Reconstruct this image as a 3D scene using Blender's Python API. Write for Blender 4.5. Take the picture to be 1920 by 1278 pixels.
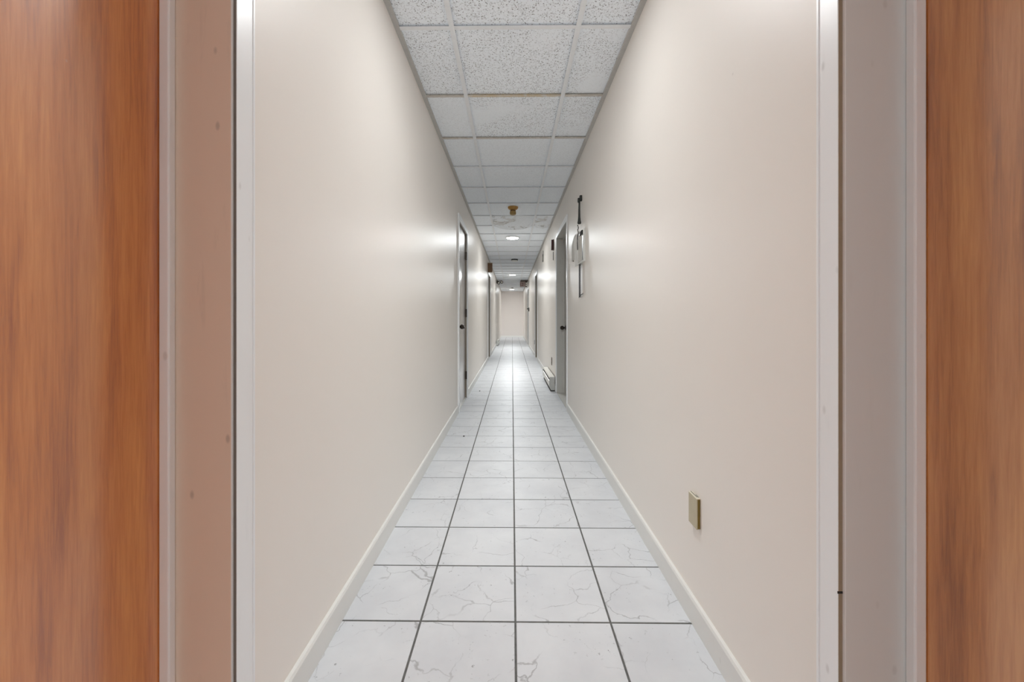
import bpy, bmesh, math, random
from mathutils import Vector, Matrix

for _o in list(bpy.data.objects):
    bpy.data.objects.remove(_o, do_unlink=True)
S = bpy.context.scene
C = S.collection
random.seed(7)

# ------------------------------------------------------------------ camera, world, exposure
CAM_Z = 0.985
cam_data = bpy.data.cameras.new('camera')
cam_data.sensor_fit = 'HORIZONTAL'
cam_data.sensor_width = 36.0
cam_data.lens = 784.0 / 1920.0 * 36.0
cam_data.shift_x = 0.0
cam_data.shift_y = -42.5 / 1920.0
cam_data.clip_start = 0.02
cam_data.clip_end = 100
cam = bpy.data.objects.new('camera', cam_data)
cam.location = (0, 0, CAM_Z)
cam.rotation_euler = (math.pi / 2, 0, 0)
C.objects.link(cam)
S.camera = cam

world = bpy.data.worlds.new('world')
S.world = world
world.use_nodes = True
world.node_tree.nodes['Background'].inputs[0].default_value = (0.93, 0.97, 1.0, 1)
world.node_tree.nodes['Background'].inputs[1].default_value = 1.6

S.view_settings.view_transform = 'Standard'
S.view_settings.look = 'None'
S.view_settings.gamma = 1.0
S.view_settings.exposure = -0.04
S.view_settings.use_curve_mapping = False
S.cycles.diffuse_bounces = 10          # white corridor: most of the light is bounced
S.cycles.max_bounces = 11
S.cycles.glossy_bounces = 3
S.cycles.caustics_reflective = False
S.cycles.caustics_refractive = False
S.cycles.adaptive_threshold = 0.1
LAMP_W = 8.5          # power of each round ceiling lamp
LAMP_GLOW = 14.0      # radiance of the lit diffusers

# ------------------------------------------------------------------ dimensions (metres)
XL, XR = -0.566, 0.593      # wall planes
ZC = 2.385                  # underside of the ceiling grid
Y0, Y1 = -2.2, 21.8         # corridor ends; the near end is open to daylight
TH = 0.19                   # wall thickness
SK = -0.012                 # tiles are laid slightly out of square

# ------------------------------------------------------------------ helpers
def srgb(r, g, b):
    def f(c):
        c /= 255.0
        return c / 12.92 if c <= 0.04045 else ((c + 0.055) / 1.055) ** 2.4
    return (f(r), f(g), f(b), 1.0)

class NT:
    def __init__(self, name):
        self.m = bpy.data.materials.new(name)
        self.m.use_nodes = True
        self.t = self.m.node_tree
        self.b = self.t.nodes['Principled BSDF']
    def n(self, typ, **kw):
        nd = self.t.nodes.new(typ)
        for k, v in kw.items():
            if k.startswith('i_'):
                nd.inputs[k[2:].replace('_', ' ')].default_value = v
            else:
                setattr(nd, k, v)
        return nd
    def l(self, a, b):
        self.t.links.new(a, b)
    def coords(self, scale=(1, 1, 1), rnd=0.0, world=False):
        mp = self.n('ShaderNodeMapping')
        mp.inputs['Scale'].default_value = scale
        if world:
            g = self.n('ShaderNodeNewGeometry')
            self.l(g.outputs['Position'], mp.inputs['Vector'])
        else:
            tc = self.n('ShaderNodeTexCoord')
            self.l(tc.outputs['Object'], mp.inputs['Vector'])
        if rnd:
            oi = self.n('ShaderNodeObjectInfo')
            mu = self.n('ShaderNodeMath', operation='MULTIPLY')
            mu.inputs[1].default_value = rnd
            self.l(oi.outputs['Random'], mu.inputs[0])
            self.l(mu.outputs[0], mp.inputs['Location'])
        return mp.outputs['Vector']
    def noise(self, vec, scale, detail=3, rough=0.55, dist=0.0):
        nd = self.n('ShaderNodeTexNoise')
        nd.inputs['Scale'].default_value = scale
        nd.inputs['Detail'].default_value = detail
        nd.inputs['Roughness'].default_value = rough
        nd.inputs['Distortion'].default_value = dist
        self.l(vec, nd.inputs['Vector'])
        return nd.outputs['Fac']
    def ramp(self, fac, stops):
        nd = self.n('ShaderNodeValToRGB')
        e = nd.color_ramp.elements
        while len(e) < len(stops):
            e.new(0.5)
        for el, (p, c) in zip(e, stops):
            el.position = p
            el.color = c if len(c) == 4 else (*c, 1)
        self.l(fac, nd.inputs['Fac'])
        return nd.outputs['Color']
    def mix(self, fac, a, b, mode='MIX'):
        nd = self.n('ShaderNodeMix', data_type='RGBA', blend_type=mode)
        for sock, v in ((nd.inputs[0], fac), (nd.inputs[6], a), (nd.inputs[7], b)):
            if isinstance(v, (int, float)):
                sock.default_value = v
            elif isinstance(v, tuple):
                sock.default_value = v
            else:
                self.l(v, sock)
        return nd.outputs[2]
    def math(self, op, a, b=0.0):
        nd = self.n('ShaderNodeMath', operation=op)
        for i, v in enumerate((a, b)):
            if isinstance(v, (int, float)):
                nd.inputs[i].default_value = v
            else:
                self.l(v, nd.inputs[i])
        return nd.outputs[0]
    def bump(self, h, strength, dist):
        nd = self.n('ShaderNodeBump')
        nd.inputs['Strength'].default_value = strength
        nd.inputs['Distance'].default_value = dist
        self.l(h, nd.inputs['Height'])
        self.l(nd.outputs['Normal'], self.b.inputs['Normal'])
    def base(self, col):
        if isinstance(col, tuple):
            self.b.inputs['Base Color'].default_value = col
        else:
            self.l(col, self.b.inputs['Base Color'])
    def set(self, rough=0.5, metal=0.0, spec=0.5, coat=0.0, coat_rough=0.1):
        self.b.inputs['Roughness'].default_value = rough
        self.b.inputs['Metallic'].default_value = metal
        self.b.inputs['Specular IOR Level'].default_value = spec
        self.b.inputs['Coat Weight'].default_value = coat
        self.b.inputs['Coat Roughness'].default_value = coat_rough

def g(v):
    return (v, v, v, 1)

def plain(name, col, rough=0.5, metal=0.0, var=0.08, scale=30, spec=0.5, bump=0.0):
    t = NT(name)
    v = t.coords()
    n = t.noise(v, scale, 4)
    dark = tuple(c * (1 - var) for c in col[:3]) + (1,)
    lite = tuple(min(1, c * (1 + var)) for c in col[:3]) + (1,)
    t.base(t.ramp(n, [(0.3, dark), (0.7, lite)]))
    t.set(rough, metal, spec)
    if bump:
        t.bump(n, bump, 0.002)
    return t.m

# ------------------------------------------------------------------ materials
def make_wall(name, col):
    t = NT(name)
    v = t.coords(world=True)
    big = t.noise(v, 1.3, 1)
    c = t.mix(big, tuple(x * 0.965 for x in col[:3]) + (1,), col)
    sp = t.n('ShaderNodeTexVoronoi', feature='F1')
    sp.inputs['Scale'].default_value = 2.2
    t.l(v, sp.inputs['Vector'])
    spm = t.ramp(sp.outputs['Distance'], [(0.006, g(0.45)), (0.013, g(0))])
    c = t.mix(spm, c, srgb(110, 100, 90))
    t.base(c)
    t.set(0.43, 0, 0.2)
    return t.m
M = {}
M['wall'] = make_wall('wall_paint', srgb(241, 236, 230))
M['wall_end'] = make_wall('end_wall_paint', srgb(222, 216, 212))

def make_paint(name, col, dirt=0.35, rough=0.35):
    t = NT(name)
    v = t.coords(world=True)
    n = t.noise(t.coords((9, 9, 1.5), world=True), 3, 5, 0.6)
    m = t.ramp(n, [(0.60, g(0)), (0.78, g(dirt))])
    c = t.mix(m, col, tuple(x * 0.62 for x in col[:3]) + (1,))
    sp = t.n('ShaderNodeTexVoronoi', feature='F1')
    sp.inputs['Scale'].default_value = 16
    t.l(t.coords((1, 1, 0.5), world=True), sp.inputs['Vector'])
    spm = t.ramp(sp.outputs['Distance'], [(0.04, g(dirt)), (0.09, g(0))])
    c = t.mix(spm, c, srgb(120, 112, 104))
    t.base(c)
    t.set(rough, 0, 0.5)
    return t.m
M['trim'] = make_paint('white_trim_paint', srgb(242, 244, 246), 0.2)
M['baseboard'] = make_paint('baseboard_paint', srgb(226, 226, 223), 0.12, 0.4)
M['jamb_tan'] = make_paint('tan_jamb_paint', srgb(230, 211, 194), 0.35)
M['jamb_grey'] = make_paint('grey_jamb_paint', srgb(219, 222, 222), 0.15)
M['jamb_dirty'] = make_paint('dirty_grey_paint', srgb(196, 195, 190), 0.4)
M['jamb_brown'] = make_paint('brown_frame_paint', srgb(138, 127, 113), 0.3)
M['raw_edge'] = plain('bare_wood_edge', srgb(150, 132, 110), 0.7)
M['gap'] = plain('painted_shadow_gap', srgb(120, 112, 104), 0.7)  # grey that paints in the shadow gap beside the left casing

def make_wood(name, dark, mid, lite, seed):
    t = NT(name)
    v = t.coords((1, 1, 1), world=True)
    mp = t.n('ShaderNodeMapping')
    mp.inputs['Location'].default_value = (seed, seed * 2.1, seed * 0.7)
    mp.inputs['Scale'].default_value = (9, 9, 0.6)
    t.l(v, mp.inputs['Vector'])
    a = t.noise(mp.outputs['Vector'], 2.6, 5, 0.5, 0.35)
    mp2 = t.n('ShaderNodeMapping')
    mp2.inputs['Location'].default_value = (seed * 3, seed, 0)
    mp2.inputs['Scale'].default_value = (60, 60, 3.0)
    t.l(v, mp2.inputs['Vector'])
    b = t.noise(mp2.outputs['Vector'], 3.0, 5, 0.65, 0.4)
    ab = t.math('ADD', t.math('MULTIPLY', a, 0.6), t.math('MULTIPLY', b, 0.4))
    c = t.ramp(ab, [(0.32, dark), (0.48, mid), (0.66, lite)])
    sp = t.n('ShaderNodeTexVoronoi', feature='F1')
    sp.inputs['Scale'].default_value = 9
    mp3 = t.n('ShaderNodeMapping')
    mp3.inputs['Scale'].default_value = (2, 1.4, 1)
    t.l(v, mp3.inputs['Vector'])
    t.l(mp3.outputs['Vector'], sp.inputs['Vector'])
    c = t.mix(t.ramp(sp.outputs['Distance'], [(0.012, g(0.5)), (0.03, g(0))]), c, srgb(205, 170, 135))
    t.base(c)
    t.set(0.34, 0, 0.8, 1.0, 0.16)
    t.b.inputs['Coat IOR'].default_value = 1.68
    return t.m
M['wood_l'] = make_wood('orange_wood_veneer', srgb(158, 78, 18), srgb(202, 118, 44), srgb(226, 148, 72), 1.0)
M['wood_r'] = make_wood('brown_wood_veneer', srgb(148, 80, 22), srgb(194, 122, 54), srgb(218, 152, 84), 4.3)
M['leaf_dark'] = make_wood('grey_brown_door_paint', srgb(112, 101, 90), srgb(136, 125, 114), srgb(152, 142, 131), 7.7)
M['leaf_grey'] = make_paint('grey_door_paint', srgb(178, 174, 168), 0.3)

def make_tile():
    t = NT('marbled_floor_tile')
    v = t.coords((1, 1, 1), rnd=37.0)
    cl = t.noise(v, 5.0, 4, 0.6)
    c = t.ramp(cl, [(0.3, srgb(204, 206, 210)), (0.7, srgb(216, 218, 221))])
    # thin branching veins
    ds = t.n('ShaderNodeTexNoise')
    ds.inputs['Scale'].default_value = 7
    ds.inputs['Detail'].default_value = 5
    t.l(v, ds.inputs['Vector'])
    va = t.n('ShaderNodeVectorMath', operation='MULTIPLY_ADD')
    va.inputs[1].default_value = (0.16, 0.16, 0.0)
    t.l(ds.outputs['Color'], va.inputs[0])
    t.l(v, va.inputs[2])
    vo = t.n('ShaderNodeTexVoronoi', feature='DISTANCE_TO_EDGE')
    vo.inputs['Scale'].default_value = 6.0
    t.l(va.outputs[0], vo.inputs['Vector'])
    vm = t.ramp(vo.outputs['Distance'], [(0.003, g(1)), (0.012, g(0))])
    pm = t.ramp(t.noise(v, 6.5, 3), [(0.43, g(0)), (0.60, g(0.7))])
    vein = t.mix(1.0, vm, pm, 'MULTIPLY')
    c = t.mix(vein, c, srgb(150, 150, 152))
    # pits and dark flecks
    fl = t.noise(v, 70, 4, 0.65)
    fm = t.ramp(fl, [(0.63, g(0)), (0.69, g(0.7))])
    fmask = t.ramp(t.noise(v, 9, 2), [(0.50, g(0)), (0.62, g(1))])
    c = t.mix(t.mix(1.0, fm, fmask, 'MULTIPLY'), c, srgb(120, 120, 122))
    t.base(c)
    t.set(0.48, 0, 0.10)
    return t.m
M['tile'] = make_tile()
M['grout'] = plain('dark_grey_grout', srgb(98, 98, 96), 0.9, var=0.2, scale=60)

def make_panel(name, col, speck=1.0, stain=None):
    t = NT(name)
    v = t.coords((1, 1, 1), rnd=23.0)
    c = t.mix(t.noise(v, 2.5, 3), tuple(x * 0.985 for x in col[:3]) + (1,), col)
    # round pin holes
    vo = t.n('ShaderNodeTexVoronoi', feature='F1')
    vo.inputs['Scale'].default_value = 85
    t.l(v, vo.inputs['Vector'])
    d1 = t.ramp(vo.outputs['Distance'], [(0.20, g(0.9 * speck)), (0.32, g(0))])
    sel = t.ramp(t.noise(v, 60, 2), [(0.40, g(0)), (0.50, g(1))])
    d1 = t.mix(1.0, d1, sel, 'MULTIPLY')
    # worm-like fissures
    ds = t.n('ShaderNodeTexNoise')
    ds.inputs['Scale'].default_value = 55
    ds.inputs['Detail'].default_value = 2
    t.l(v, ds.inputs['Vector'])
    va = t.n('ShaderNodeVectorMath', operation='MULTIPLY_ADD')
    va.inputs[1].default_value = (0.02, 0.02, 0)
    t.l(ds.outputs['Color'], va.inputs[0])
    t.l(v, va.inputs[2])
    ve = t.n('ShaderNodeTexVoronoi', feature='DISTANCE_TO_EDGE')
    ve.inputs['Scale'].default_value = 72
    t.l(va.outputs[0], ve.inputs['Vector'])
    d2 = t.ramp(ve.outputs['Distance'], [(0.03, g(0.42 * speck)), (0.08, g(0))])
    sel2 = t.ramp(t.noise(v, 70, 2), [(0.47, g(0)), (0.55, g(1))])
    d2 = t.mix(1.0, d2, sel2, 'MULTIPLY')
    sp = t.mix(1.0, d1, d2, 'LIGHTEN')
    patch = t.ramp(t.noise(v, 2.6, 1), [(0.30, g(0.15)), (0.42, g(1))])
    sp = t.mix(1.0, sp, patch, 'MULTIPLY')
    c = t.mix(sp, c, srgb(112, 112, 116))
    if stain:
        tc = t.coords((1, 1, 1))
        sm = t.ramp(t.noise(tc, 9, 5, 0.65, 0.6), [(0.56, g(0)), (0.60, g(0.85)), (0.66, g(0.25))])
        sx = t.n('ShaderNodeSeparateXYZ')
        t.l(tc, sx.inputs[0])
        mk = t.math('MAXIMUM', t.ramp(sx.outputs['X'], [(0.0, g(1)), (0.06, g(0))]), t.ramp(sx.outputs['Y'], [(0.16, g(0)), (0.22, g(1))]))
        c = t.mix(t.mix(1.0, sm, mk, 'MULTIPLY'), c, stain)
        pt = t.ramp(t.noise(tc, 5, 2), [(0.52, g(0)), (0.54, g(0.5))])
        c = t.mix(t.mix(1.0, pt, mk, 'MULTIPLY'), c, srgb(196, 194, 190))
    t.base(c)
    t.set(0.85, 0, 0.2)
    return t.m
M['panel'] = make_panel('fissured_ceiling_panel', srgb(243, 249, 255), 1.0)
M['panel_soft'] = make_panel('repainted_ceiling_panel', srgb(243, 249, 255), 0.32)
M['panel_stain'] = make_panel('water_stained_ceiling_panel', srgb(238, 243, 248), 0.4, srgb(150, 146, 138))
M['tee'] = plain('white_grid_metal', srgb(232, 235, 238), 0.45, 0, 0.03)
M['angle'] = plain('grey_wall_angle', srgb(186, 185, 182), 0.5, 0, 0.06)

def make_rust(name, stain, amt):
    t = NT(name)
    n = t.noise(t.coords((14, 40, 14), world=True), 1.2, 6, 0.65)
    c = t.ramp(n, [(0.42, srgb(212, 210, 205)), (0.50, stain), (0.62, srgb(206, 200, 190))])
    t.base(t.mix(amt, srgb(214, 214, 212), c))
    t.set(0.6)
    return t.m
M['tee_rust'] = make_rust('rust_stained_grid_metal', srgb(200, 178, 138), 0.9)
M['tee_rust2'] = make_rust('lightly_rusted_grid_metal', srgb(180, 172, 162), 0.8)
M['deck'] = plain('plenum_deck', srgb(120, 120, 118), 0.9)

M['black'] = plain('black_plastic', srgb(34, 37, 34), 0.4, 0, 0.15)
M['dark_bronze'] = plain('dark_bronze', srgb(60, 52, 46), 0.35, 0.7)
M['chrome'] = plain('brushed_chrome', srgb(190, 188, 182), 0.25, 0.9)
M['paper'] = plain('white_paper', srgb(236, 236, 233), 0.8, 0, 0.03)
M['paper_grey'] = plain('pale_grey_paper', srgb(208, 206, 200), 0.8, 0, 0.05)
M['holder'] = plain('off_white_plastic', srgb(222, 222, 218), 0.4, 0, 0.03)
M['heater'] = plain('white_enamel', srgb(232, 230, 222), 0.4, 0, 0.03)
M['heater_end'] = plain('grey_enamel', srgb(190, 190, 186), 0.45, 0, 0.05)
M['slot'] = plain('dark_slot', srgb(40, 38, 36), 0.8)
M['ivory'] = plain('ivory_plastic', srgb(190, 180, 152), 0.4, 0, 0.04)
M['olive'] = plain('olive_plastic', srgb(126, 104, 36), 0.45, 0, 0.1)
M['ivory_lite'] = plain('pale_ivory_plastic', srgb(226, 221, 202), 0.4, 0, 0.03)
M['amber'] = plain('aged_amber_plastic', srgb(176, 132, 62), 0.4, 0, 0.15)
M['amber_dark'] = plain('dark_amber_band', srgb(104, 66, 22), 0.5, 0, 0.15)
M['amber_pale'] = plain('dull_amber_plastic', srgb(160, 134, 84), 0.4, 0, 0.15)
M['maroon'] = plain('dark_maroon_plastic', srgb(76, 40, 38), 0.4, 0, 0.1)
M['brown_box'] = plain('brown_wood_box', srgb(104, 76, 50), 0.55, 0, 0.15)
M['sign_white'] = plain('sign_white', srgb(190, 176, 168), 0.5, 0, 0.05)
M['sign_red'] = plain('sign_dark_red', srgb(92, 30, 28), 0.5, 0, 0.1)
M['sign_case'] = plain('sign_brown_case', srgb(82, 66, 58), 0.5, 0, 0.1)
M['brown_plate'] = plain('brown_outlet_plate', srgb(104, 88, 72), 0.5, 0, 0.1)
M['white_plastic'] = plain('white_plastic', srgb(230, 230, 226), 0.4, 0, 0.02)
M['grey_plastic'] = plain('grey_plastic', srgb(92, 92, 90), 0.5, 0, 0.05)
M['lamp_glass'] = plain('pale_lamp_lens', srgb(236, 232, 222), 0.15, 0, 0.02)

def make_emit(name, strength):
    t = NT(name)
    t.b.inputs['Base Color'].default_value = g(0.9)
    t.b.inputs['Emission Color'].default_value = (1.0, 0.985, 0.955, 1)
    t.b.inputs['Emission Strength'].default_value = strength
    t.m.cycles.emission_sampling = 'NONE'
    return t.m
M['lamp'] = make_emit('lit_lamp_diffuser', LAMP_GLOW)

# ------------------------------------------------------------------ mesh helpers
def add_box(bm, x0, x1, y0, y1, z0, z1, mi=0, shear=0.0):
    vs = []
    for z in (z0, z1):
        for x, y in ((x0, y0), (x1, y0), (x1, y1), (x0, y1)):
            vs.append(bm.verts.new((x, y + shear * x, z)))
    fs = [(3, 2, 1, 0), (4, 5, 6, 7), (0, 1, 5, 4), (1, 2, 6, 5), (2, 3, 7, 6), (3, 0, 4, 7)]
    out = []
    for f in fs:
        fc = bm.faces.new([vs[i] for i in f])
        fc.material_index = mi
        out.append(fc)
    return vs, out

def add_lathe(bm, prof, axis='z', origin=(0, 0, 0), seg=24, flip=False):
    """profile of (radius, height) spun about an axis"""
    rings = []
    for r, h in prof:
        ring = []
        for i in range(seg):
            a = 2 * math.pi * i / seg
            u, v = r * math.cos(a), r * math.sin(a)
            if axis == 'z':
                p = (u, v, h)
            elif axis == 'x':
                p = (h, u, v)
            else:
                p = (u, h, v)
            ring.append(bm.verts.new(Vector(p) + Vector(origin)))
        rings.append(ring)
    for a, b in zip(rings[:-1], rings[1:]):
        for i in range(seg):
            j = (i + 1) % seg
            bm.faces.new((a[i], a[j], b[j], b[i]))
    bm.faces.new(rings[0])
    bm.faces.new(list(reversed(rings[-1])))
    bmesh.ops.recalc_face_normals(bm, faces=bm.faces)

def add_tube(bm, pts, rad, seg=8):
    rings = []
    n = len(pts)
    for k, p in enumerate(pts):
        p = Vector(p)
        a = Vector(pts[max(0, k - 1)])
        b = Vector(pts[min(n - 1, k + 1)])
        d = (b - a).normalized()
        up = Vector((1, 0, 0)) if abs(d.x) < 0.9 else Vector((0, 1, 0))
        s = d.cross(up).normalized()
        t = d.cross(s)
        r = rad[k] if isinstance(rad, (list, tuple)) else rad
        rings.append([bm.verts.new(p + s * r * math.cos(2 * math.pi * i / seg) + t * r * math.sin(2 * math.pi * i / seg)) for i in range(seg)])
    for a, b in zip(rings[:-1], rings[1:]):
        for i in range(seg):
            j = (i + 1) % seg
            bm.faces.new((a[i], a[j], b[j], b[i]))
    bm.faces.new(rings[0])
    bm.faces.new(list(reversed(rings[-1])))
    bmesh.ops.recalc_face_normals(bm, faces=bm.faces)

def mesh(name, bm, mats):
    me = bpy.data.meshes.new(name)
    bm.normal_update()
    bm.to_mesh(me)
    bm.free()
    for m in (mats if isinstance(mats, (list, tuple)) else [mats]):
        me.materials.append(M[m])
    return me

def obj(name, bm_or_me, mats=None, parent=None, loc=None, bevel=0.0, smooth=False):
    me = bm_or_me if isinstance(bm_or_me, bpy.types.Mesh) else mesh(name, bm_or_me, mats)
    o = bpy.data.objects.new(name, me)
    C.objects.link(o)
    if parent:
        o.parent = parent
    if loc:
        o.location = loc
    if bevel:
        md = o.modifiers.new('bevel', 'BEVEL')
        md.width = bevel
        md.segments = 2
        md.limit_method = 'ANGLE'
    if smooth:
        for p in me.polygons:
            p.use_smooth = True
        try:
            me.set_sharp_from_angle(angle=math.radians(35))
        except Exception:
            pass
    return o

def box(name, mat, x0, x1, y0, y1, z0, z1, parent=None, bevel=0.0):
    """box object, coordinates in the frame of its parent"""
    bm = bmesh.new()
    cx, cy, cz = (x0 + x1) / 2, (y0 + y1) / 2, z0
    x0, x1 = min(x0, x1), max(x0, x1)
    add_box(bm, x0 - cx, x1 - cx, y0 - cy, y1 - cy, 0, z1 - z0)
    return obj(name, bm, mat, parent, (cx, cy, cz), bevel)

def empty(name, loc):
    o = bpy.data.objects.new(name, None)
    o.empty_display_size = 0.1
    o.location = loc
    C.objects.link(o)
    return o

def tag(o, label=None, cat=None, group=None, kind=None):
    if label: o['label'] = label
    if cat: o['category'] = cat
    if group: o['group'] = group
    if kind: o['kind'] = kind
    return o

# ------------------------------------------------------------------ doorways: side, opening, leaf plane, ...
DOORS = [
    # n, side, y0, y1, height, leaf x, casing(width, thickness), reveal, materials(leaf, jamb)
    dict(n=1, s=-1, y0=0.03, y1=0.8428, h=2.03, leaf=0.6984, cw=0.060, ct=0.0065, rv=0.0065, stop=(0.0176, 0.0211), m=('wood_l', 'jamb_tan')),
    dict(n=2, s=1, y0=-0.07, y1=0.7433, h=2.03, leaf=0.7200, cw=0.053, ct=0.0080, rv=0.0065, stop=(0.0187, 0.0213), m=('wood_r', 'jamb_grey')),
    dict(n=3, s=-1, y0=4.41, y1=5.20, h=2.02, leaf=0.580, cw=0.060, ct=0.0150, rv=0.003, stop=None, m=('leaf_dark', 'jamb_brown')),
    dict(n=4, s=1, y0=4.505, y1=5.53, h=2.035, leaf=0.700, cw=0.056, ct=0.0100, rv=0.004, stop=(0.012, 0.03), m=('leaf_grey', 'jamb_dirty')),
    dict(n=5, s=-1, y0=9.86, y1=10.72, h=2.035, leaf=0.690, cw=0.060, ct=0.0120, rv=0.004, stop=(0.012, 0.03), m=('leaf_dark', 'jamb_brown')),
    dict(n=6, s=1, y0=9.72, y1=10.56, h=2.035, leaf=0.710, cw=0.060, ct=0.0120, rv=0.004, stop=(0.012, 0.03), m=('leaf_dark', 'jamb_brown')),
    dict(n=7, s=1, y0=14.75, y1=15.60, h=2.035, leaf=0.640, cw=0.060, ct=0.0120, rv=0.004, stop=None, m=('leaf_grey', 'jamb_brown')),
]
JT = 0.018   # jamb board thickness

# ------------------------------------------------------------------ walls with their openings
def wall(name, s, x):
    bm = bmesh.new()
    op = sorted([d for d in DOORS if d['s'] == s], key=lambda d: d['y0'])
    xa, xb = (x - TH, x) if s < 0 else (x, x + TH)
    y = Y0
    zt = ZC + 0.09
    for d in op:
        a, b, h = d['y0'] - JT, d['y1'] + JT, d['h'] + JT
        add_box(bm, xa, xb, y, a, 0, zt)
        add_box(bm, xa, xb, a, b, h, zt)
        y = b
    add_box(bm, xa, xb, y, Y1, 0, zt)
    bmesh.ops.remove_doubles(bm, verts=bm.verts, dist=1e-5)
    o = obj(name, bm, 'wall')
    return tag(o, 'long beige painted wall on the %s of the corridor' % ('left' if s < 0 else 'right'), kind='structure')
wall('wall_left', -1, XL)
wall('wall_right', 1, XR)
tag(box('wall_end', 'wall_end', XL - TH, XR + TH, Y1, Y1 + 0.15, 0, ZC + 0.09), 'plain beige wall closing the far end of the corridor', kind='structure')

# ------------------------------------------------------------------ floor: grout bed with tiles as pieces
bm = bmesh.new()
add_box(bm, XL - TH - 0.02, XR + TH + 0.02, Y0 - 0.15, Y1 + 0.15, -0.12, -0.0018)
floor = tag(obj('floor', bm, 'grout'), 'white marbled ceramic tile floor with dark grey grout', kind='structure')
FX = [XL - 0.0, -0.2975, 0.0110, 0.3195, XR + 0.0]
FP, FD0 = 0.3060, 1.3586        # pitch and depth of the first visible cross joint
GR = 0.0034                     # half of a joint
tile_mesh = []
for i in range(4):
    bm = bmesh.new()
    xa, xb = FX[i] + (GR if i else 0), FX[i + 1] - (GR if i < 3 else 0)
    cx = (FX[i] + FX[i + 1]) / 2
    b = 0.0012
    lo = [(xa - cx, -FP / 2 + GR), (xb - cx, -FP / 2 + GR), (xb - cx, FP / 2 - GR), (xa - cx, FP / 2 - GR)]
    v0 = [bm.verts.new((x, y + SK * x, -0.006)) for x, y in lo]
    v1 = [bm.verts.new((x, y + SK * x, -0.0008)) for x, y in lo]
    ins = [(xa - cx + b, -FP / 2 + GR + b), (xb - cx - b, -FP / 2 + GR + b), (xb - cx - b, FP / 2 - GR - b), (xa - cx + b, FP / 2 - GR - b)]
    v2 = [bm.verts.new((x, y + SK * x, 0.0)) for x, y in ins]
    for A, B in ((v0, v1), (v1, v2)):
        for k in range(4):
            bm.faces.new((A[k], A[(k + 1) % 4], B[(k + 1) % 4], B[k]))
    bm.faces.new(v2)
    bm.normal_update()
    tile_mesh.append((cx, mesh('tile', bm, 'tile')))
NF = int((Y1 - FD0) / FP) + 1
for r in range(-1, NF):
    for i in range(4):
        cx, me = tile_mesh[i]
        o = bpy.data.objects.new('tile', me)
        o.parent = floor
        o.location = (cx, FD0 + FP * (r + 0.5) + SK * cx, random.uniform(-0.0002, 0.0002))
        C.objects.link(o)
bm = bmesh.new()
r = -2
while FD0 + FP * r > Y0:
    for i in range(4):
        xa, xb = FX[i] + (GR if i else 0), FX[i + 1] - (GR if i < 3 else 0)
        add_box(bm, xa, xb, FD0 + FP * r + GR, FD0 + FP * (r + 1) - GR, -0.006, 0, 0, SK)
    r -= 1
tag(obj('tile_field', bm, 'tile', floor), kind='stuff')
# thresholds: the floor bed continues into the door recesses as plain dark strips
# ------------------------------------------------------------------ ceiling: grid, panels
bm = bmesh.new()
add_box(bm, XL - TH, XR + TH, Y0 - 0.15, Y1 + 0.15, ZC + 0.06, ZC + 0.12)
ceiling = tag(obj('ceiling', bm, 'deck'), 'suspended ceiling of white fissured panels in a metal grid', kind='structure')
CX = [XL, -0.2905, 0.3190, XR]
CP, CD0 = 0.6188, 2.016
TW = 0.0125                      # half width of a grid tee
PZ = ZC + 0.011                  # underside of the panels

def panel_mesh(i, mat, sag=0.0, nx=1, ny=1, lift=0.0):
    bm = bmesh.new()
    xa, xb = CX[i] + 0.004, CX[i + 1] - 0.004
    cx = (CX[i] + CX[i + 1]) / 2
    def zf(u, v):
        return -sag * (max(0, v) ** 2.2) * (1 - abs(2 * u - 1) ** 2.6) + lift * (u ** 3) * ((1 - v) ** 3)
    grid = []
    for lev in (0, 1):
        rows = []
        for b in range(ny + 1):
            row = []
            for a in range(nx + 1):
                u, v = a / nx, b / ny
                x = xa + (xb - xa) * u - cx
                y = (-CP / 2 + 0.004) + (CP - 0.008) * v
                row.append(bm.verts.new((x, y + SK * x, (0.014 if lev else 0) + zf(u, v))))
            rows.append(row)
        grid.append(rows)
    lo, hi = grid
    for b in range(ny):
        for a in range(nx):
            bm.faces.new((lo[b][a], lo[b + 1][a], lo[b + 1][a + 1], lo[b][a + 1]))
            bm.faces.new((hi[b][a], hi[b][a + 1], hi[b + 1][a + 1], hi[b + 1][a]))
    for b in range(ny):
        bm.faces.new((lo[b][0], hi[b][0], hi[b + 1][0], lo[b + 1][0]))
        bm.faces.new((lo[b][nx], lo[b + 1][nx], hi[b + 1][nx], hi[b][nx]))
    for a in range(nx):
        bm.faces.new((lo[0][a], lo[0][a + 1], hi[0][a + 1], hi[0][a]))
        bm.faces.new((lo[ny][a], hi[ny][a], hi[ny][a + 1], lo[ny][a + 1]))
    bmesh.ops.recalc_face_normals(bm, faces=bm.faces)
    return mesh('ceiling_panel', bm, mat)

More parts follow.
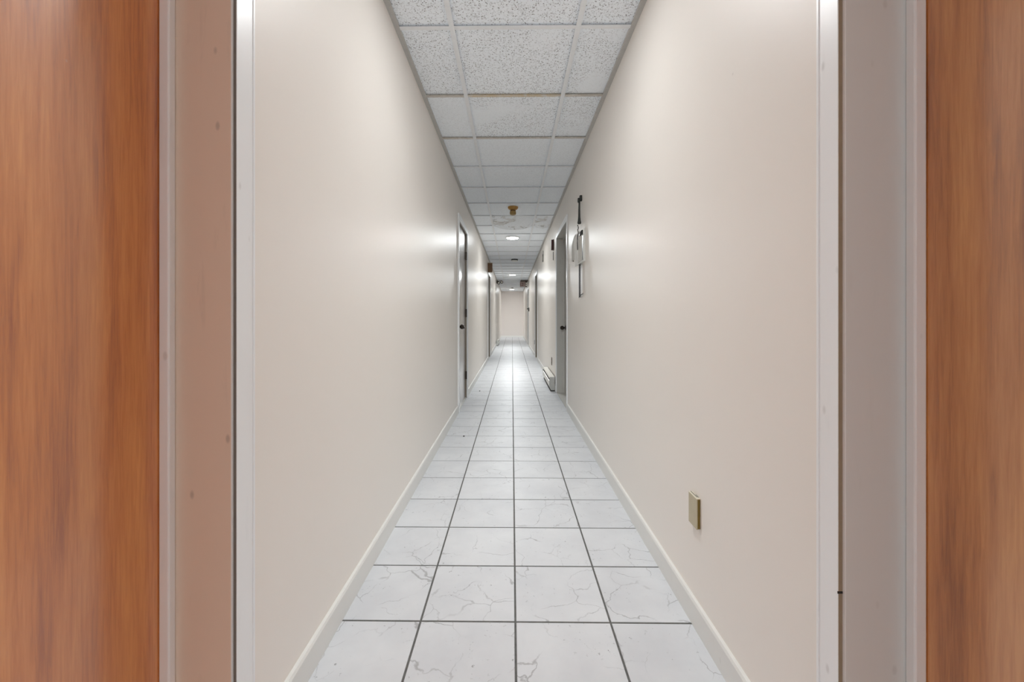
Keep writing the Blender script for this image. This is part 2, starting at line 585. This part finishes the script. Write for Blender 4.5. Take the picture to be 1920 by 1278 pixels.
PM = {(i, m): panel_mesh(i, m) for i in range(3) for m in ('panel', 'panel_soft')}
NC = int((Y1 - CD0) / CP) + 1
for r in range(-1, NC):
    for i in range(3):
        cx = (CX[i] + CX[i + 1]) / 2
        soft = r >= 2 or (r == 1 and i == 0)
        me = PM[(i, 'panel_soft' if soft else 'panel')]
        z = PZ
        if r == 6 and i == 1:
            me = panel_mesh(i, 'panel_stain', 0.070, 12, 8, 0.02)
        elif r == 6 and i == 2:
            me = panel_mesh(i, 'panel_stain', 0.045, 10, 8)
        elif r == 5 and i == 1:
            me = panel_mesh(i, 'panel_soft', 0.006, 10, 6)
        o = bpy.data.objects.new('ceiling_panel', me)
        o.parent = ceiling
        o.location = (cx, CD0 + CP * (r + 0.5) + SK * cx, z)
        C.objects.link(o)
bm = bmesh.new()
r = -2
while CD0 + CP * (r + 1) > Y0:
    for i in range(3):
        add_box(bm, CX[i] + 0.004, CX[i + 1] - 0.004, max(Y0, CD0 + CP * r + 0.004), CD0 + CP * (r + 1) - 0.004, PZ, PZ + 0.014, 0, SK)
    r -= 1
tag(obj('panel_field', bm, 'panel', ceiling), kind='stuff')

for x in (CX[1], CX[2]):
    bm = bmesh.new()
    add_box(bm, -TW, TW, Y0, Y1, 0, 0.0015)
    add_box(bm, -0.002, 0.002, Y0, Y1, 0.0015, 0.035)
    obj('main_tee', bm, 'tee', ceiling, (x, 0, ZC))
for x0, x1 in ((XL, XL + 0.024), (XR - 0.024, XR)):
    box('wall_angle', 'angle', x0, x1, Y0, Y1, ZC - 0.0015, ZC + 0.0112, ceiling, 0.001)
    e = 0.0025
    box('wall_angle_lip', 'angle', x0 if x0 < 0 else x1 - e, x0 + e if x0 < 0 else x1, Y0, Y1, ZC - 0.002, ZC + 0.03, ceiling)
tee_cache = {}
def cross_tee(i, mat):
    if (i, mat) not in tee_cache:
        bm = bmesh.new()
        xa = CX[i] + (TW if i else 0.024)
        xb = CX[i + 1] - (TW if i < 2 else 0.024)
        cx = (CX[i] + CX[i + 1]) / 2
        add_box(bm, xa - cx, xb - cx, -TW, TW, 0, 0.0015, 0, SK)
        add_box(bm, xa - cx, xb - cx, -0.002, 0.002, 0.0015, 0.03, 0, SK)
        tee_cache[(i, mat)] = mesh('cross_tee', bm, mat)
    return tee_cache[(i, mat)]
for r in range(-6, NC):
    for i in range(3):
        cx = (CX[i] + CX[i + 1]) / 2
        mat = 'tee'
        if r == 1: mat = 'tee_rust' if i == 1 else 'tee_rust2'
        elif r == 2: mat = 'tee_rust2'
        y = CD0 + CP * r + SK * cx
        if y < Y0 + 0.1:
            continue
        o = bpy.data.objects.new('cross_tee', cross_tee(i, mat))
        o.parent = ceiling
        o.location = (cx, y, ZC + 0.0003)
        C.objects.link(o)

# ------------------------------------------------------------------ doors
DOOR_LABEL = {
    1: 'orange-brown wood veneer door at the left edge of the foreground, in a tan recess with white casing',
    2: 'brown wood veneer door at the right edge of the foreground, in a grey recess with white casing',
    3: 'closed grey-brown flush door with dark lever handle, nearest on the left wall of the corridor',
    4: 'recessed grey doorway with dark knob beside the white baseboard heater on the right',
    5: 'recessed brown-framed doorway on the left wall under the brown box',
    6: 'recessed brown-framed doorway on the right wall opposite the brown box',
    7: 'farthest doorway on the right wall, below the exit sign',
}
def doorway(d):
    s, y0, y1, h = d['s'], d['y0'], d['y1'], d['h']
    xw = abs(XL) if s < 0 else XR
    lm, jm = d['m']
    n = d['n']
    root = tag(empty('door_%d' % n, (s * xw, (y0 + y1) / 2, 0)), DOOR_LABEL[n], 'door', kind='structure')
    oy = (y0 + y1) / 2
    def B(name, mat, a, b, ya, yb, za, zb, parent=root, bevel=0.0):
        """a, b: distance from the corridor axis"""
        if parent is root:
            ox, oyy, oz = s * xw, oy, 0
        else:
            ox, oyy, oz = s * xw + parent.location.x, oy + parent.location.y, parent.location.z
        return box(name, mat, s * a - ox, s * b - ox, ya - oyy, yb - oyy, za - oz, zb - oz, parent, bevel)
    xo = xw + TH - 0.005
    # jamb lining
    B('jamb', jm, xw + 0.0005, xo, y1, y1 + JT - 0.001, 0, h)
    B('jamb', jm, xw + 0.0005, xo, y0 - JT + 0.001, y0, 0, h)
    B('head_jamb', jm, xw + 0.0005, xo, y0 - JT + 0.001, y1 + JT - 0.001, h, h + JT - 0.001)
    if n <= 2:   # white painted front edge of the lining
        B('jamb_edge', 'trim', xw - 0.0006, xw + 0.0016, y1 + 0.0002, y1 + d['rv'], 0, h)
    # casing: flat board with a bead along its outer edge
    cw, ct, rv = d['cw'], d['ct'], d['rv']
    bead = 0.007 if n <= 2 else 0.012
    cm = 'trim'
    for ya, yb, out in ((y1 + rv, y1 + rv + cw, 1), (y0 - rv - cw, y0 - rv, -1)):
        c = B('casing', cm, xw - ct, xw - 0.0002, ya, yb, 0, h + rv + cw, bevel=0.0018)
        if out > 0:
            B('bead', cm, xw - ct - 0.0015, xw - ct + 0.001, yb - bead, yb - 0.0005, 0.0, h + rv + cw, c, 0.001)
        else:
            B('bead', cm, xw - ct - 0.0015, xw - ct + 0.001, ya + 0.0005, ya + bead, 0.0, h + rv + cw, c, 0.001)
    c = B('head_casing', cm, xw - ct, xw - 0.0002, y0 - rv, y1 + rv, h + rv, h + rv + cw, bevel=0.0018)
    B('bead', cm, xw - ct - 0.0015, xw - ct + 0.001, y0 - rv, y1 + rv, h + rv + cw - bead, h + rv + cw - 0.0005, c, 0.001)
    if n <= 2:   # inner edge of the casing: raw wood right, shadow gap painted grey left
        B('casing_edge', 'raw_edge' if n == 2 else 'gap', xw - ct + 0.0006, xw - 0.0004, y1 + rv - 0.0004, y1 + rv + 0.001, 0, h)
    lf = d['leaf']
    if d['stop']:
        pr, wd = d['stop']
        B('door_stop', 'trim' if n <= 2 else jm, lf - wd, lf - 0.0005, y1 - pr, y1, 0, h - 0.001, bevel=0.003)
        B('door_stop', 'trim' if n <= 2 else jm, lf - wd, lf - 0.0005, y0, y0 + pr, 0, h - 0.001, bevel=0.003)
        B('head_stop', 'trim' if n <= 2 else jm, lf - wd, lf - 0.0005, y0 + pr, y1 - pr, h - pr, h - 0.001, bevel=0.003)
    leaf = B('door_leaf', lm, lf, lf + 0.040, y0 + 0.0004, y1 - 0.0004, 0.0036, h - 0.0004)
    # tiled sill in the recess
    if True:
        B('sill', 'jamb_dirty' if n == 4 else 'baseboard', xw + 0.001, xo, y0 + 0.0005, y1 - 0.0005, -0.0015, 0.0035)
    return root, leaf, B
roots = {}
for d in DOORS:
    roots[d['n']] = doorway(d)

def knob(n, y, z, mat, s, face, proj=0.062, r=0.027):
    root, leaf, B = roots[n]
    bm = bmesh.new()
    prof = [(0.031, 0), (0.031, 0.006), (0.012, 0.010), (0.011, 0.024), (r * 0.75, 0.030), (r, 0.042), (r * 0.93, 0.054), (r * 0.55, proj)]
    add_lathe(bm, [(a, -s * b) for a, b in prof], 'x', seg=20)
    wx = s * face
    px = root.location.x + leaf.location.x
    py = root.location.y + leaf.location.y
    pz = leaf.location.z
    return obj('knob', bm, mat, leaf, (wx - px, y - py, z - pz), 0, True)
knob(1, 0.11, 0.95, 'chrome', -1, 0.6984)
knob(2, 0.01, 0.95, 'chrome', 1, 0.7200)
knob(3, 4.475, 0.895, 'dark_bronze', -1, 0.580, 0.066)
knob(4, 5.455, 0.862, 'dark_bronze', 1, 0.700, 0.070)
knob(5, 9.94, 0.90, 'dark_bronze', -1, 0.690)
knob(6, 10.48, 0.90, 'dark_bronze', 1, 0.710)
# lever on the near left corridor door
root, leaf, B = roots[3]
lv = B('lever', 'dark_bronze', 0.507, 0.521, 4.468, 4.585, 0.874, 0.893, leaf, 0.004)
B('strike_plate', 'chrome', 0.5785, 0.5815, 4.43, 4.50, 0.83, 0.96, leaf)
for zc in (0.28, 1.05, 1.76):
    hg = B('hinge', 'dark_bronze', 0.561, 0.577, 5.187, 5.204, zc - 0.05, zc + 0.05, root, 0.003)
root, leaf, B = roots[7]
# dark gap line down the near right casing with a split at knee height
root, leaf, B = roots[2]
B('split', 'slot', XR - 0.0095, XR - 0.0004, 0.7488, 0.7500, 0.492, 0.496, root)

# ------------------------------------------------------------------ baseboards
def baseboard(side, s):
    x = abs(XL) if s < 0 else XR
    op = sorted([d for d in DOORS if d['s'] == s], key=lambda d: d['y0'])
    y = Y0
    segs = []
    for d in op:
        segs.append((y, d['y0'] - d['rv'] - d['cw'] - 0.001))
        y = d['y1'] + d['rv'] + d['cw'] + 0.001
    segs.append((y, Y1))
    for a, b in segs:
        bm = bmesh.new()
        t, h = 0.013, 0.083
        prof = [(0, 0), (t, 0), (t, h - 0.008), (t - 0.004, h - 0.001), (0, h)]
        va = [bm.verts.new((-s * p, -(b - a) / 2, z)) for p, z in prof]
        vb = [bm.verts.new((-s * p, (b - a) / 2, z)) for p, z in prof]
        for k in range(5):
            j = (k + 1) % 5
            bm.faces.new((va[k], va[j], vb[j], vb[k]))
        bm.faces.new(va)
        bm.faces.new(vb)
        bmesh.ops.recalc_face_normals(bm, faces=bm.faces)
        o = obj('baseboard_' + side, bm, 'baseboard', None, (s * x, (a + b) / 2, 0.0))
        tag(o, 'white baseboard along the %s corridor wall' % side, kind='structure')
baseboard('left', -1)
baseboard('right', 1)
o = box('baseboard_end', 'baseboard', XL + 0.014, XR - 0.014, Y1 - 0.012, Y1, 0, 0.08)
tag(o, 'baseboard under the far end wall', kind='structure')

# ------------------------------------------------------------------ ceiling lamps
def lamp(y, x, label):
    root = tag(empty('ceiling_light', (x, y, ZC + 0.006)), label, 'ceiling light', 'round ceiling lights')
    bm = bmesh.new()
    prof = [(0.122, 0.0), (0.122, -0.006), (0.116, -0.011), (0.106, -0.012), (0.106, -0.004), (0.05, -0.003)]
    add_lathe(bm, prof, 'z', seg=40)
    obj('trim_ring', bm, 'white_plastic', root, None, 0, True)
    bm = bmesh.new()
    R = 0.1055
    prof = [(R, -0.005), (R, -0.012), (R * 0.94, -0.016), (R * 0.8, -0.020), (R * 0.55, -0.023), (R * 0.3, -0.0245), (0.002, -0.025)]
    add_lathe(bm, prof, 'z', seg=40)
    obj('diffuser', bm, 'lamp', root, None, 0, True)
    # the lamp's own light: a soft disc just under the diffuser, softened fall-off
    ld = bpy.data.lights.new('lamp_light', 'AREA')
    ld.shape = 'DISK'
    ld.size = 0.21
    ld.energy = LAMP_W
    ld.color = (0.945, 0.985, 1.0)
    ld.use_nodes = True
    nt = ld.node_tree
    em = next(n for n in nt.nodes if n.type == 'EMISSION')
    fo = nt.nodes.new('ShaderNodeLightFalloff')
    fo.inputs['Strength'].default_value = 1.0
    fo.inputs['Strength'].default_value = 0.45
    fc = nt.nodes.new('ShaderNodeLightFalloff')
    fc.inputs['Strength'].default_value = 0.27
    ad = nt.nodes.new('ShaderNodeMath')
    nt.links.new(fo.outputs['Linear'], ad.inputs[0])
    nt.links.new(fc.outputs['Constant'], ad.inputs[1])
    nt.links.new(ad.outputs[0], em.inputs['Strength'])
    lo = bpy.data.objects.new('lamp_light', ld)
    lo.location = (0, 0, -0.030)
    lo.parent = root
    C.objects.link(lo)
lamp(CD0 - CP / 2, 0.020, 'round lit ceiling light nearest, cut off by the top edge of the picture')
lamp(CD0 + CP * 8.5, 0.010, 'round lit ceiling light just beyond the sagging stained ceiling panel')
lamp(CD0 + CP * 18.5, 0.010, 'round lit ceiling light between the smoke detector and the exit sign')
lamp(CD0 + CP * 29.5, 0.000, 'farthest round lit ceiling light, close to the end wall')

# ------------------------------------------------------------------ ceiling fittings
def heat_detector():
    root = tag(empty('heat_detector', (0.012, 5.30, PZ)), 'yellowed two-stage heat detector hanging from the middle of the ceiling', 'detector')
    bm = bmesh.new()
    add_lathe(bm, [(0.066, 0), (0.066, -0.012), (0.060, -0.024), (0.045, -0.036), (0.034, -0.042)], seg=28)
    obj('base', bm, 'amber', root, None, 0, True)
    bm = bmesh.new()
    add_lathe(bm, [(0.034, -0.040), (0.034, -0.055)], seg=28)
    obj('neck', bm, 'amber_dark', root, None, 0, True)
    bm = bmesh.new()
    add_lathe(bm, [(0.036, -0.055), (0.039, -0.062), (0.039, -0.086), (0.034, -0.098), (0.020, -0.105), (0.002, -0.106)], seg=28)
    obj('dome', bm, 'amber_pale', root, None, 0, True)
    for k in range(6):
        a = k * math.pi / 3 + 0.3
        bm = bmesh.new()
        add_box(bm, -0.004, 0.004, -0.002, 0.002, -0.094, -0.060)
        o = obj('rib', bm, 'amber', root, (0.038 * math.cos(a), 0.038 * math.sin(a), 0))
        o.rotation_euler = (0, 0, a + math.pi / 2)
heat_detector()

def smoke_detector(x, y, r, label):
    root = tag(empty('smoke_detector', (x, y, PZ)), label, 'detector', 'smoke detectors')
    bm = bmesh.new()
    add_lathe(bm, [(r, 0), (r, -0.022), (r * 0.94, -0.026)], seg=32)
    obj('base', bm, 'black', root, None, 0, True)
    bm = bmesh.new()
    add_lathe(bm, [(r * 0.94, -0.026), (r * 0.96, -0.040), (r * 0.85, -0.052), (r * 0.5, -0.058), (0.002, -0.059)], seg=32)
    obj('cover', bm, 'white_plastic', root, None, 0, True)
smoke_detector(0.062, 10.0, 0.08, 'round smoke detector with its shaded rim painted black halfway down the corridor ceiling')
smoke_detector(0.012, 19.25, 0.055, 'small smoke detector on the ceiling just before the farthest light')

# exit sign with twin lamp heads
def exit_sign():
    root = tag(empty('exit_sign', (0.45, 15.42, 2.12)), 'dark-cased exit sign with red letters and two lamp heads under the ceiling on the right', 'sign')
    box('case', 'sign_case', -0.155, 0.10, 0.0, 0.07, 0.02, 0.225, root, 0.004)
    box('canopy', 'sign_case', -0.14, 0.135, -0.02, 0.09, 0.225, 0.262, root, 0.003)
    face = box('face', 'sign_white', -0.150, 0.048, -0.006, -0.0005, 0.03, 0.212, root)
    def letter(bars, cx):
        bm = bmesh.new()
        for x0, x1, z0, z1, sh in bars:
            vs, _ = add_box(bm, x0, x1, -0.004, 0.0, z0, z1)
            if sh:
                for v in vs:
                    v.co.x += sh * (v.co.z - 0.065) / 0.065
        obj('letter', bm, 'sign_red', face, (cx, -0.0031, 0.026))
    H, w = 0.13, 0.018
    letter([(-0.019, -0.019 + w, 0, H, 0), (-0.019, 0.019, 0, w, 0), (-0.019, 0.015, H / 2 - w / 2, H / 2 + w / 2, 0), (-0.019, 0.019, H - w, H, 0)], -0.072)
    letter([(-w / 2, w / 2, 0, H, 0.014), (-w / 2, w / 2, 0, H, -0.014)], -0.022)
    letter([(-w / 2, w / 2, 0, H, 0)], 0.018)
    letter([(-w / 2, w / 2, 0, H, 0), (-0.021, 0.021, H - w, H, 0)], 0.060)
    for zz, xx in ((0.150, 0.088), (0.075, 0.082)):
        bm = bmesh.new()
        add_lathe(bm, [(0.016, 0.0), (0.030, -0.03), (0.033, -0.06), (0.033, -0.062)], 'y', seg=20)
        h = obj('lamp_head', bm, 'grey_plastic', root, (xx, 0.0, zz), 0, True)
        bm = bmesh.new()
        add_lathe(bm, [(0.028, -0.062), (0.022, -0.068), (0.002, -0.071)], 'y', seg=20)
        obj('lens', bm, 'lamp_glass', h, None, 0, True)
    bm = bmesh.new()
    add_tube(bm, [(0.100, 0.03, 0.06), (0.112, 0.03, 0.02), (0.136, 0.03, -0.02), (0.1395, 0.03, -0.06)], 0.006)
    obj('conduit', bm, 'sign_white', root)
exit_sign()

def emergency_light():
    root = tag(empty('emergency_light', (XL, 15.3, 2.20)), 'emergency light with two round lamp heads high on the left wall', 'lamp')
    box('housing', 'sign_case', 0.0, 0.06, -0.10, 0.10, 0.06, 0.16, root, 0.006)
    for (x, y, z, m) in ((0.085, -0.07, 0.07, 'black'), (0.19, 0.03, 0.105, 'sign_case')):
        bm = bmesh.new()
        add_lathe(bm, [(0.020, 0.0), (0.048, -0.035), (0.055, -0.07), (0.052, -0.075)], 'y', seg=24)
        h = obj('lamp_head', bm, m, root, (x, y, z), 0, True)
        bm = bmesh.new()
        add_lathe(bm, [(0.032, -0.075), (0.024, -0.083), (0.002, -0.087)], 'y', seg=24)
        obj('lens', bm, 'lamp_glass', h, None, 0, True)
    bm = bmesh.new()
    add_tube(bm, [(0.05, 0.02, 0.13), (0.12, 0.035, 0.165), (0.19, 0.04, 0.165), (0.235, 0.05, 0.12)], 0.011)
    obj('bracket', bm, 'sign_case', root)
emergency_light()

# ------------------------------------------------------------------ wall things, left
root = tag(empty('wall_box', (XL, 9.72, 2.065)), 'brown wooden box high on the left wall above the recessed doorway', 'box')
box('body', 'brown_box', 0.001, 0.108, 0.0, 0.075, 0.0, 0.205, root, 0.006)
box('top_rim', 'ivory', 0.001, 0.112, -0.004, 0.079, 0.205, 0.212, root, 0.002)
box('bottom_rim', 'brown_box', 0.001, 0.104, 0.004, 0.071, -0.006, 0.0, root, 0.002)

# ------------------------------------------------------------------ baseboard heaters
def heater(s, y0, y1, label):
    x = abs(XL) if s < 0 else XR
    base = 0.014
    root = tag(empty('baseboard_heater', (s * x, (y0 + y1) / 2, 0)), label, 'heater', 'baseboard heaters')
    hl = (y1 - y0) / 2
    def P(name, mat, pts, ya, yb):
        bm = bmesh.new()
        va = [bm.verts.new((-s * p, ya, z)) for p, z in pts]
        vb = [bm.verts.new((-s * p, yb, z)) for p, z in pts]
        k = len(pts)
        for i in range(k):
            j = (i + 1) % k
            bm.faces.new((va[i], va[j], vb[j], vb[i]))
        bm.faces.new(va)
        bm.faces.new(vb)
        bmesh.ops.recalc_face_normals(bm, faces=bm.faces)
        return obj(name, bm, mat, root)
    P('back_plate', 'slot', [(base, 0.03), (base + 0.008, 0.03), (base + 0.008, 0.172), (base, 0.172)], -hl + 0.002, hl - 0.002)
    P('top_cover', 'heater', [(base, 0.183), (base, 0.190), (0.078, 0.190), (0.086, 0.182), (0.086, 0.172), (0.083, 0.172), (0.080, 0.183)], -hl + 0.001, hl - 0.001)
    P('front_panel', 'heater', [(0.080, 0.136), (0.088, 0.132), (0.088, 0.056), (0.080, 0.050)], -hl + 0.001, hl - 0.001)
    P('element', 'slot', [(0.024, 0.05), (0.074, 0.05), (0.074, 0.165), (0.024, 0.165)], -hl + 0.01, hl - 0.01)
    for a, b in ((-hl - 0.004, -hl + 0.03), (hl - 0.03, hl + 0.004)):
        P('end_cap', 'heater_end', [(base, 0.014), (0.066, 0.014), (0.0885, 0.056), (0.0885, 0.150), (0.080, 0.166), (0.0875, 0.182), (0.080, 0.191), (base, 0.191)], a, b)
    P('toe_gap_shade', 'slot', [(base, 0.0), (0.072, 0.0), (0.072, 0.050), (base, 0.050)], -hl + 0.0, hl - 0.0)  # dark block painting in the shadow of the toe gap
heater(1, 5.65, 6.86, 'white baseboard heater on the right, beside the grey doorway with the knob')
heater(-1, 14.95, 16.1, 'small white baseboard heater far down the left wall')

# ------------------------------------------------------------------ wall things, right
# foreground blank cover plate
root = tag(empty('wall_plate', (XR, 1.346, 0.32)), 'ivory and olive plastic cover box low on the right wall in the foreground', 'wall plate')
box('back_box', 'olive', -0.0085, 0.0, -0.0285, 0.0285, 0.0, 0.094, root, 0.001)
box('front_cover', 'ivory', -0.0118, -0.0086, -0.0305, 0.0305, -0.001, 0.0945, root, 0.0008)
box('top_rim', 'ivory_lite', -0.0118, -0.0005, -0.0305, 0.0305, 0.0946, 0.0975, root, 0.0006)
box('slot', 'slot', -0.0066, -0.0046, -0.020, 0.0285, 0.0971, 0.0979, root)
box('slot', 'slot', -0.0026, -0.0012, -0.022, 0.000, 0.0971, 0.0979, root)

# dark outlet plates
def outlet(x, y, z, s, label, mat):
    root = tag(empty('outlet', (x, y, z)), label, 'outlet', 'wall outlets')
    box('plate', mat, 0, -s * 0.006, -0.036, 0.036, 0, 0.115, root, 0.0015)
    for zz in (0.025, 0.068):
        box('socket', 'slot', -s * 0.006, -s * 0.0075, -0.014, 0.014, zz, zz + 0.024, root, 0.002)
outlet(XR, 6.22, 0.29, 1, 'brown outlet plate on the right wall above the white heater', 'brown_plate')
outlet(XR, 10.98, 0.30, 1, 'grey outlet plate low on the right wall past the brown-framed doorway', 'grey_plastic')

root = tag(empty('alarm_box', (XR, 5.95, 1.955)), 'dark maroon alarm box on the right wall past the grey doorway', 'alarm')
box('body', 'maroon', 0.0, -0.036, -0.035, 0.035, 0.0, 0.145, root, 0.008)
box('back_plate', 'black', 0.0, -0.006, -0.04, 0.04, -0.004, 0.150, root, 0.002)
o = tag(box('pull_strip', 'grey_plastic', XR - 0.008, XR - 0.0005, 5.965, 5.978, 1.815, 1.935), 'thin dark strip on the right wall hanging below the maroon alarm box', 'strip')

root = tag(empty('thermostat', (XR, 7.95, 2.06)), 'narrow black plate high on the right wall near the ceiling', 'wall plate')
box('plate', 'black', 0.0, -0.012, -0.05, 0.05, 0.0, 0.14, root, 0.002)
box('tab', 'black', 0.0, -0.006, -0.045, -0.02, 0.14, 0.205, root, 0.001)
box('inset', 'ivory', -0.012, -0.0135, -0.03, 0.03, 0.03, 0.10, root)

root = tag(empty('door_lock', (XR, 14.35, 1.225)), 'small black lock keypad on the right wall before the farthest doorway', 'lock')
box('body', 'black', 0.0, -0.028, -0.035, 0.035, 0.0, 0.125, root, 0.006)
bm = bmesh.new()
add_lathe(bm, [(0.014, 0), (0.012, -0.02), (0.022, -0.028), (0.022, -0.045), (0.012, -0.052)], 'x', seg=16)
obj('thumb_turn', bm, 'black', root, (-0.028, -0.005, 0.085), 0, True)

# black handle hung on the wall, its chain, papers and holder
YH = 3.55
root = tag(empty('hanging_rod', (XR, YH, 1.785)), 'black rod with a flared lower end hanging on the right wall above the papers', 'rod')
box('bracket', 'black', 0.0, -0.020, -0.018, 0.018, 0.195, 0.242, root, 0.005)
box('hook', 'black', -0.018, -0.036, -0.013, 0.013, 0.182, 0.220, root, 0.005)
bm = bmesh.new()
add_tube(bm, [(-0.022, 0, 0.0), (-0.022, 0, 0.012), (-0.022, 0, 0.03), (-0.022, 0, 0.06), (-0.022, 0, 0.12), (-0.021, 0, 0.165), (-0.021, 0, 0.195)],
         [0.013, 0.0165, 0.0125, 0.0095, 0.0085, 0.0075, 0.008], 14)
obj('grip', bm, 'black', root, None, 0, True)

def chain(name, x, y, z0, z1, pitch, rad, mat, label, amp=0.003, coil=False):
    root = tag(empty(name, (x, y, z0)), label, 'chain' if not coil else 'cord')
    n = max(2, int((z1 - z0) / pitch))
    if coil:
        pts = []
        turns = n
        for k in range(turns * 8 + 1):
            a = 2 * math.pi * k / 8
            pts.append((amp * math.cos(a), amp * math.sin(a), (z1 - z0) * k / (turns * 8)))
        bm = bmesh.new()
        add_tube(bm, pts, rad, 5)
        obj('coil', bm, mat, root)
    else:
        bm = bmesh.new()
        bmesh.ops.create_uvsphere(bm, u_segments=8, v_segments=6, radius=rad)
        me = mesh('bead', bm, mat)
        for k in range(n):
            o = bpy.data.objects.new('bead', me)
            o.parent = root
            o.location = (amp * math.sin(k * 1.7), amp * math.cos(k * 1.3), pitch * (k + 0.5))
            o.scale = (1, 1, 1.35)
            C.objects.link(o)
    return root
bc = chain('bead_chain', XR - 0.032, YH, 1.690, 1.786, 0.0125, 0.0048, 'dark_bronze', 'short dark bead chain hanging from the black rod')

bm = bmesh.new()
add_tube(bm, [(0, -0.012, 0.002), (0, 0.0, 0.008), (0, 0.016, 0.0), (0, 0.030, -0.016), (0, 0.034, -0.06), (0, 0.030, -0.12)], [0.003, 0.0045, 0.0045, 0.004, 0.0045, 0.003], 8)
obj('hook', bm, 'black', bc, None, 0, True)
# document holder
YB0, YB1 = 3.372, 3.66
root = tag(empty('document_holder', (XR, (YB0 + YB1) / 2, 1.447)), 'white wall document holder on the right wall, under the black rod', 'document holder')
hl = (YB1 - YB0) / 2
box('back_board', 'holder', 0.0, -0.006, -hl, hl, 0.0, 0.275, root, 0.002)
box('near_edge', 'holder', -0.006, -0.018, -hl, -hl + 0.010, 0.0, 0.262, root, 0.002)
box('far_edge', 'holder', -0.006, -0.018, hl - 0.010, hl, 0.0, 0.262, root, 0.002)
box('bottom_edge', 'holder', -0.006, -0.024, -hl + 0.010, hl - 0.010, 0.0, 0.008, root, 0.002)
box('clip', 'slot', -0.006, -0.016, -0.05, 0.05, 0.235, 0.272, root, 0.003)

def sheet(name, x, y0, y1, z0, z1, mat, label, curl_far=0.0, curl_top=0.0, cut=0.0, group='papers on the right wall'):
    """a sheet hanging parallel to the wall, corners curling away from it"""
    bm = bmesh.new()
    nu, nv = 10, 12
    w, h = y1 - y0, z1 - z0
    lay = []
    for t in (0.0, 0.0012):
        rows = []
        for j in range(nv + 1):
            row = []
            for i in range(nu + 1):
                u, v = i / nu, j / nv
                off = curl_far * u ** 2.5 * (0.4 + 0.6 * v) + curl_top * v ** 3 * u
                top = 1 - cut * u ** 2.2
                row.append(bm.verts.new((-off - t, w * (u - 0.5), h * v * top)))
            rows.append(row)
        lay.append(rows)
    A, B_ = lay
    for j in range(nv):
        for i in range(nu):
            bm.faces.new((A[j][i], A[j][i + 1], A[j + 1][i + 1], A[j + 1][i]))
            bm.faces.new((B_[j][i], B_[j + 1][i], B_[j + 1][i + 1], B_[j][i + 1]))
    for j in range(nv):
        bm.faces.new((A[j][0], A[j + 1][0], B_[j + 1][0], B_[j][0]))
        bm.faces.new((A[j][nu], B_[j][nu], B_[j + 1][nu], A[j + 1][nu]))
    for i in range(nu):
        bm.faces.new((A[0][i], B_[0][i], B_[0][i + 1], A[0][i + 1]))
        bm.faces.new((A[nv][i], A[nv][i + 1], B_[nv][i + 1], B_[nv][i]))
    bmesh.ops.recalc_face_normals(bm, faces=bm.faces)
    o = obj(name, bm, mat, None, (x, (y0 + y1) / 2, z0), 0, True)
    return tag(o, label, 'paper', group)
sheet('paper_sheet', XR - 0.0015, 3.88, 4.14, 1.545, 1.765, 'paper_grey', 'pale grey sheet with a rounded far corner flat on the right wall, beside the doorway', 0.0, 0.0, 0.30)
sheet('paper_sheet', XR - 0.0245, 3.395, 3.585, 1.456, 1.665, 'paper_grey', 'front paper sheet standing in the white document holder', 0.003, 0.004, 0.06)
sheet('paper_sheet', XR - 0.0020, 3.668, 3.86, 1.46, 1.755, 'paper', 'white curled sheet on the wall between the document holder and the grey sheet', 0.020, 0.004, 0.16)

# cord raceway below the holder with a dark coiled cord
root = tag(empty('cord_cover', (XR, 3.575, 1.17)), 'white strip on the right wall hanging below the document holder', 'strip')
box('cover', 'holder', 0.0, -0.006, -0.075, 0.085, 0.0, 0.274, root, 0.002)
chain('coiled_cord', XR - 0.018, YH + 0.0, 1.165, 1.444, 0.0105, 0.0036, 'black', 'black coiled cord hanging below the document holder', 0.0062, True)
bm = bmesh.new()
add_tube(bm, [(-0.002, -0.09, 0.028), (-0.012, -0.05, 0.018), (-0.020, 0.0, 0.0), (-0.014, 0.05, -0.004), (-0.006, 0.10, 0.004)], 0.0028, 6)
o = obj('cord_end', bm, 'grey_plastic', None, (XR, 3.56, 1.165))
tag(o, 'loose grey cord end crossing below the black coiled cord', 'cord')

# small dark mark on the wall sheet: a pin
bm = bmesh.new()
add_lathe(bm, [(0.006, 0), (0.006, -0.004), (0.003, -0.008)], 'x', seg=10)
o = obj('push_pin', bm, 'brown_plate', None, (XR - 0.0005, 4.02, 1.535), 0, True)
tag(o, 'small brown pin in the right wall just under the grey sheet', 'pin')

# ------------------------------------------------------------------ debris on the floor
for x, y, r, lb in ((-0.402, 784 * 0.985 / 221.5, 0.008, 'small dark crumb on the floor tiles, the nearer one on the left'),
                    (-0.437, 784 * 0.985 / 136.5, 0.009, 'small dark crumb on the floor tiles farther off, near the left corridor door')):
    bm = bmesh.new()
    bmesh.ops.create_icosphere(bm, subdivisions=2, radius=r)
    for v in bm.verts:
        v.co *= 1 + 0.25 * math.sin(v.co.x * 900 + v.co.y * 700)
        v.co.z *= 0.45
    zmin = min(v.co.z for v in bm.verts)
    for v in bm.verts:
        v.co.z -= zmin
    o = obj('floor_crumb', bm, 'slot', None, (x, y, 0.0002), 0, True)
    tag(o, lb, 'debris', 'crumbs on the floor')
